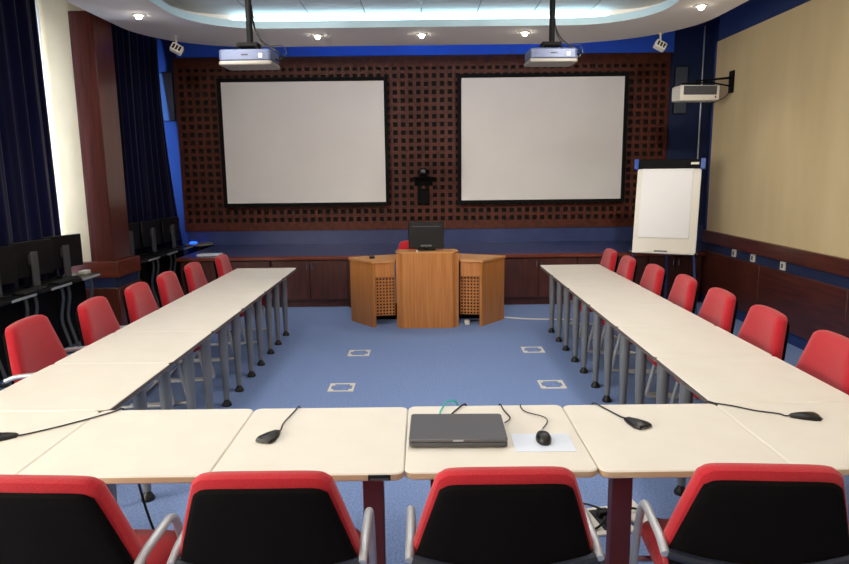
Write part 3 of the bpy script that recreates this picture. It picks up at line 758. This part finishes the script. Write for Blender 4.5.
curtain(-4.09, 6.0, 7.40, 0.12, 3.88, .018, 10, 'sheer', 'sheer_curtain', 'white sheer curtain glowing beside the cream pier')
curtain(-3.98, 7.98, 10.16, 0.12, 3.88, .035, 11, 'curtain', 'navy_curtain', 'dark navy curtain between the mahogany pillar and the lattice wall', skew=lambda f: .175-.012-.10*math.sin(PI*(1-f)**.8), tilt=lambda f: .22*(1-f)**1.6+.02)
al = bpy.data.lights.new('window_light', 'AREA'); al.shape = 'RECTANGLE'; al.size = 0.12; al.size_y = 2.3; al.energy = 40; al.color = (0.12, 0.36, 1.0)
ao = bpy.data.objects.new('window_gap_light', al); C.objects.link(ao); ao.location = (-4.5, 9.7, 2.3); ao.rotation_euler = Vector((.55, .62, 0)).to_track_quat('-Z', 'Y').to_euler()

# ------------------------------------------------------------------ computer desks on the left
def desk():
    t = thing('computer_desk', '', 'desk')
    m = MB(); m.prism(rrect(-.18, .18, -.29, .29, .03), .715, .74, bev=.003); m.build('desktop', 'blackdesk', t)
    MB().box(.181, .194, -.12, .24, .716, .738, bevel=.003).build('edge_strip', 'silver', t)
    for s in (-1, 1):
        P = [(.08, s*.23, .714), (.10, s*.23, .60), (.05, s*.23, .35), (.13, s*.23, .06), (.16, s*.23, .016), (-.12, s*.23, .016)]
        MB().tube(fillet(P, .08, 5), .016, 8).build('leg', 'legdark', t)
    MB().box(-.02, -.005, -.285, .285, .03, .714).build('back_panel', 'blackmat', t)
    return t
def pcmon(side=True):
    t = thing('office_monitor', '', 'monitor')
    MB().box(-.02, .02, -.235, .235, .10, .44, bevel=.006).build('screen_housing', 'blackpl', t)
    m = MB(); m.box(.03, .05, -.04, .04, .01, .34, bevel=.004); m.box(.019, .03, -.05, .05, .22, .32); m.build('stand_neck', 'greypl', t)
    m = MB(); m.prism(rrect(-.04, .10, -.10, .10, .03), 0, .014, bev=.003); m.build('stand_base', 'blackpl', t)
    return t
dk = desk(); mo = pcmon()
dys = [4.45, 5.06, 5.67, 6.28, 6.86]
dl = ['black computer desk at the left edge of the photo, partly out of frame', 'black computer desk by the navy curtain, second from the viewer', 'black computer desk by the navy curtain, third from the viewer',
      'black computer desk by the sheer curtain, second before the pillar', 'black computer desk just before the plinth of the mahogany pillar']
for i, y in enumerate(dys): place(dk if i == 0 else copy_tree(dk), (-3.735, y, 0), 0, dl[i], 'black computer desks along the left wall')
dl2 = ['black computer desk just beyond the mahogany pillar', 'middle one of the desks beyond the mahogany pillar', 'black computer desk in the dark back corner']
for i, y in enumerate([8.34, 8.96, 9.58]): place(copy_tree(dk), (-3.66, y, 0), 0, dl2[i], 'black computer desks along the left wall')
ml = ['black office monitor on a desk cut by the left photo edge', 'black office monitor on the desks by the navy curtain, slim stand visible', 'black office monitor closest to the pillar, wide grey stand visible']
my = [5.68, 6.27, 6.84]
for i, y in enumerate(my): place(mo if i == 0 else copy_tree(mo), (-3.78, y, .741), R(-18), ml[i], 'office monitors on the left desks')
ml2 = ['black office monitor just beyond the pillar', 'middle black office monitor beyond the pillar', 'black office monitor nearest the back corner']
for i, y in enumerate([8.42, 8.98, 9.54]): place(copy_tree(mo), (-3.80+.06*i, y, .741), R(-8), ml2[i], 'office monitors on the left desks')
def kb(x, y, l):
    t = thing('keyboard', l, 'keyboard', (x, y, .741), R(90), 'keyboards on the left desks')
    MB().box(-.2, .2, -.06, .06, 0, .018, bevel=.004).build('case', 'blackpl', t)
    g = MB()
    for i in range(14):
        for j in range(4): g.box(-.19+i*.027, -.168+i*.027, -.05+j*.025, -.03+j*.025, .018, .023)
    g.build('keys', 'greydark', t)
kb(-3.63, 6.55, 'black keyboard on the desk before the pillar'); 
kb(-3.63, 5.97, 'black keyboard on the desk by the left photo edge')
tag(MB().box(-.04, .04, -.06, .06, 0, .035, bevel=.004).build('small_box', 'white', loc=(-3.70, 7.08, .741)), 'small white box at the end of the black desks before the pillar', 'box')
# round table and items in the dark left corner of the stage
t = thing('round_side_table', 'pale round side table in the dark corner left of the stage', 'table', (-3.47, 10.09, 0))
MB().lathe([(0, .72), (.20, .72), (.21, .73), (.20, .745), (0, .745)], 28).build('top', 'projlid', t)
MB().lathe([(.02, .02), (.02, .72)], 12).build('leg', 'greypl', t); MB().lathe([(0, 0), (.14, 0), (.14, .015), (0, .02)], 20).build('base', 'blackpl', t)
tag(MB().lathe([(0, 0), (.05, 0), (.06, .015), (.04, .028), (0, .03)], 20).build('glowing_device', 'led_s', loc=(-3.55, 10.08, .746)), 'small device glowing blue on the round side table', 'device')
tag(MB().prism(rrect(-.16, .16, -.12, .12, .05), 0, .02, bev=.004).build('pale_tray', 'palepad', loc=(-2.95, 8.98, SH+.003)), 'pale tray on the left end of the stage edge', 'tray')

# ------------------------------------------------------------------ world, view
wd = bpy.data.worlds.new('world'); bpy.context.scene.world = wd; wd.use_nodes = True
wd.node_tree.nodes['Background'].inputs[0].default_value = (0.5, 0.6, 0.8, 1); wd.node_tree.nodes['Background'].inputs[1].default_value = 0.3
vs = bpy.context.scene.view_settings
vs.view_transform = 'Standard'; vs.look = 'None'; vs.exposure = 0.27; vs.gamma = 1.0; vs.use_curve_mapping = False
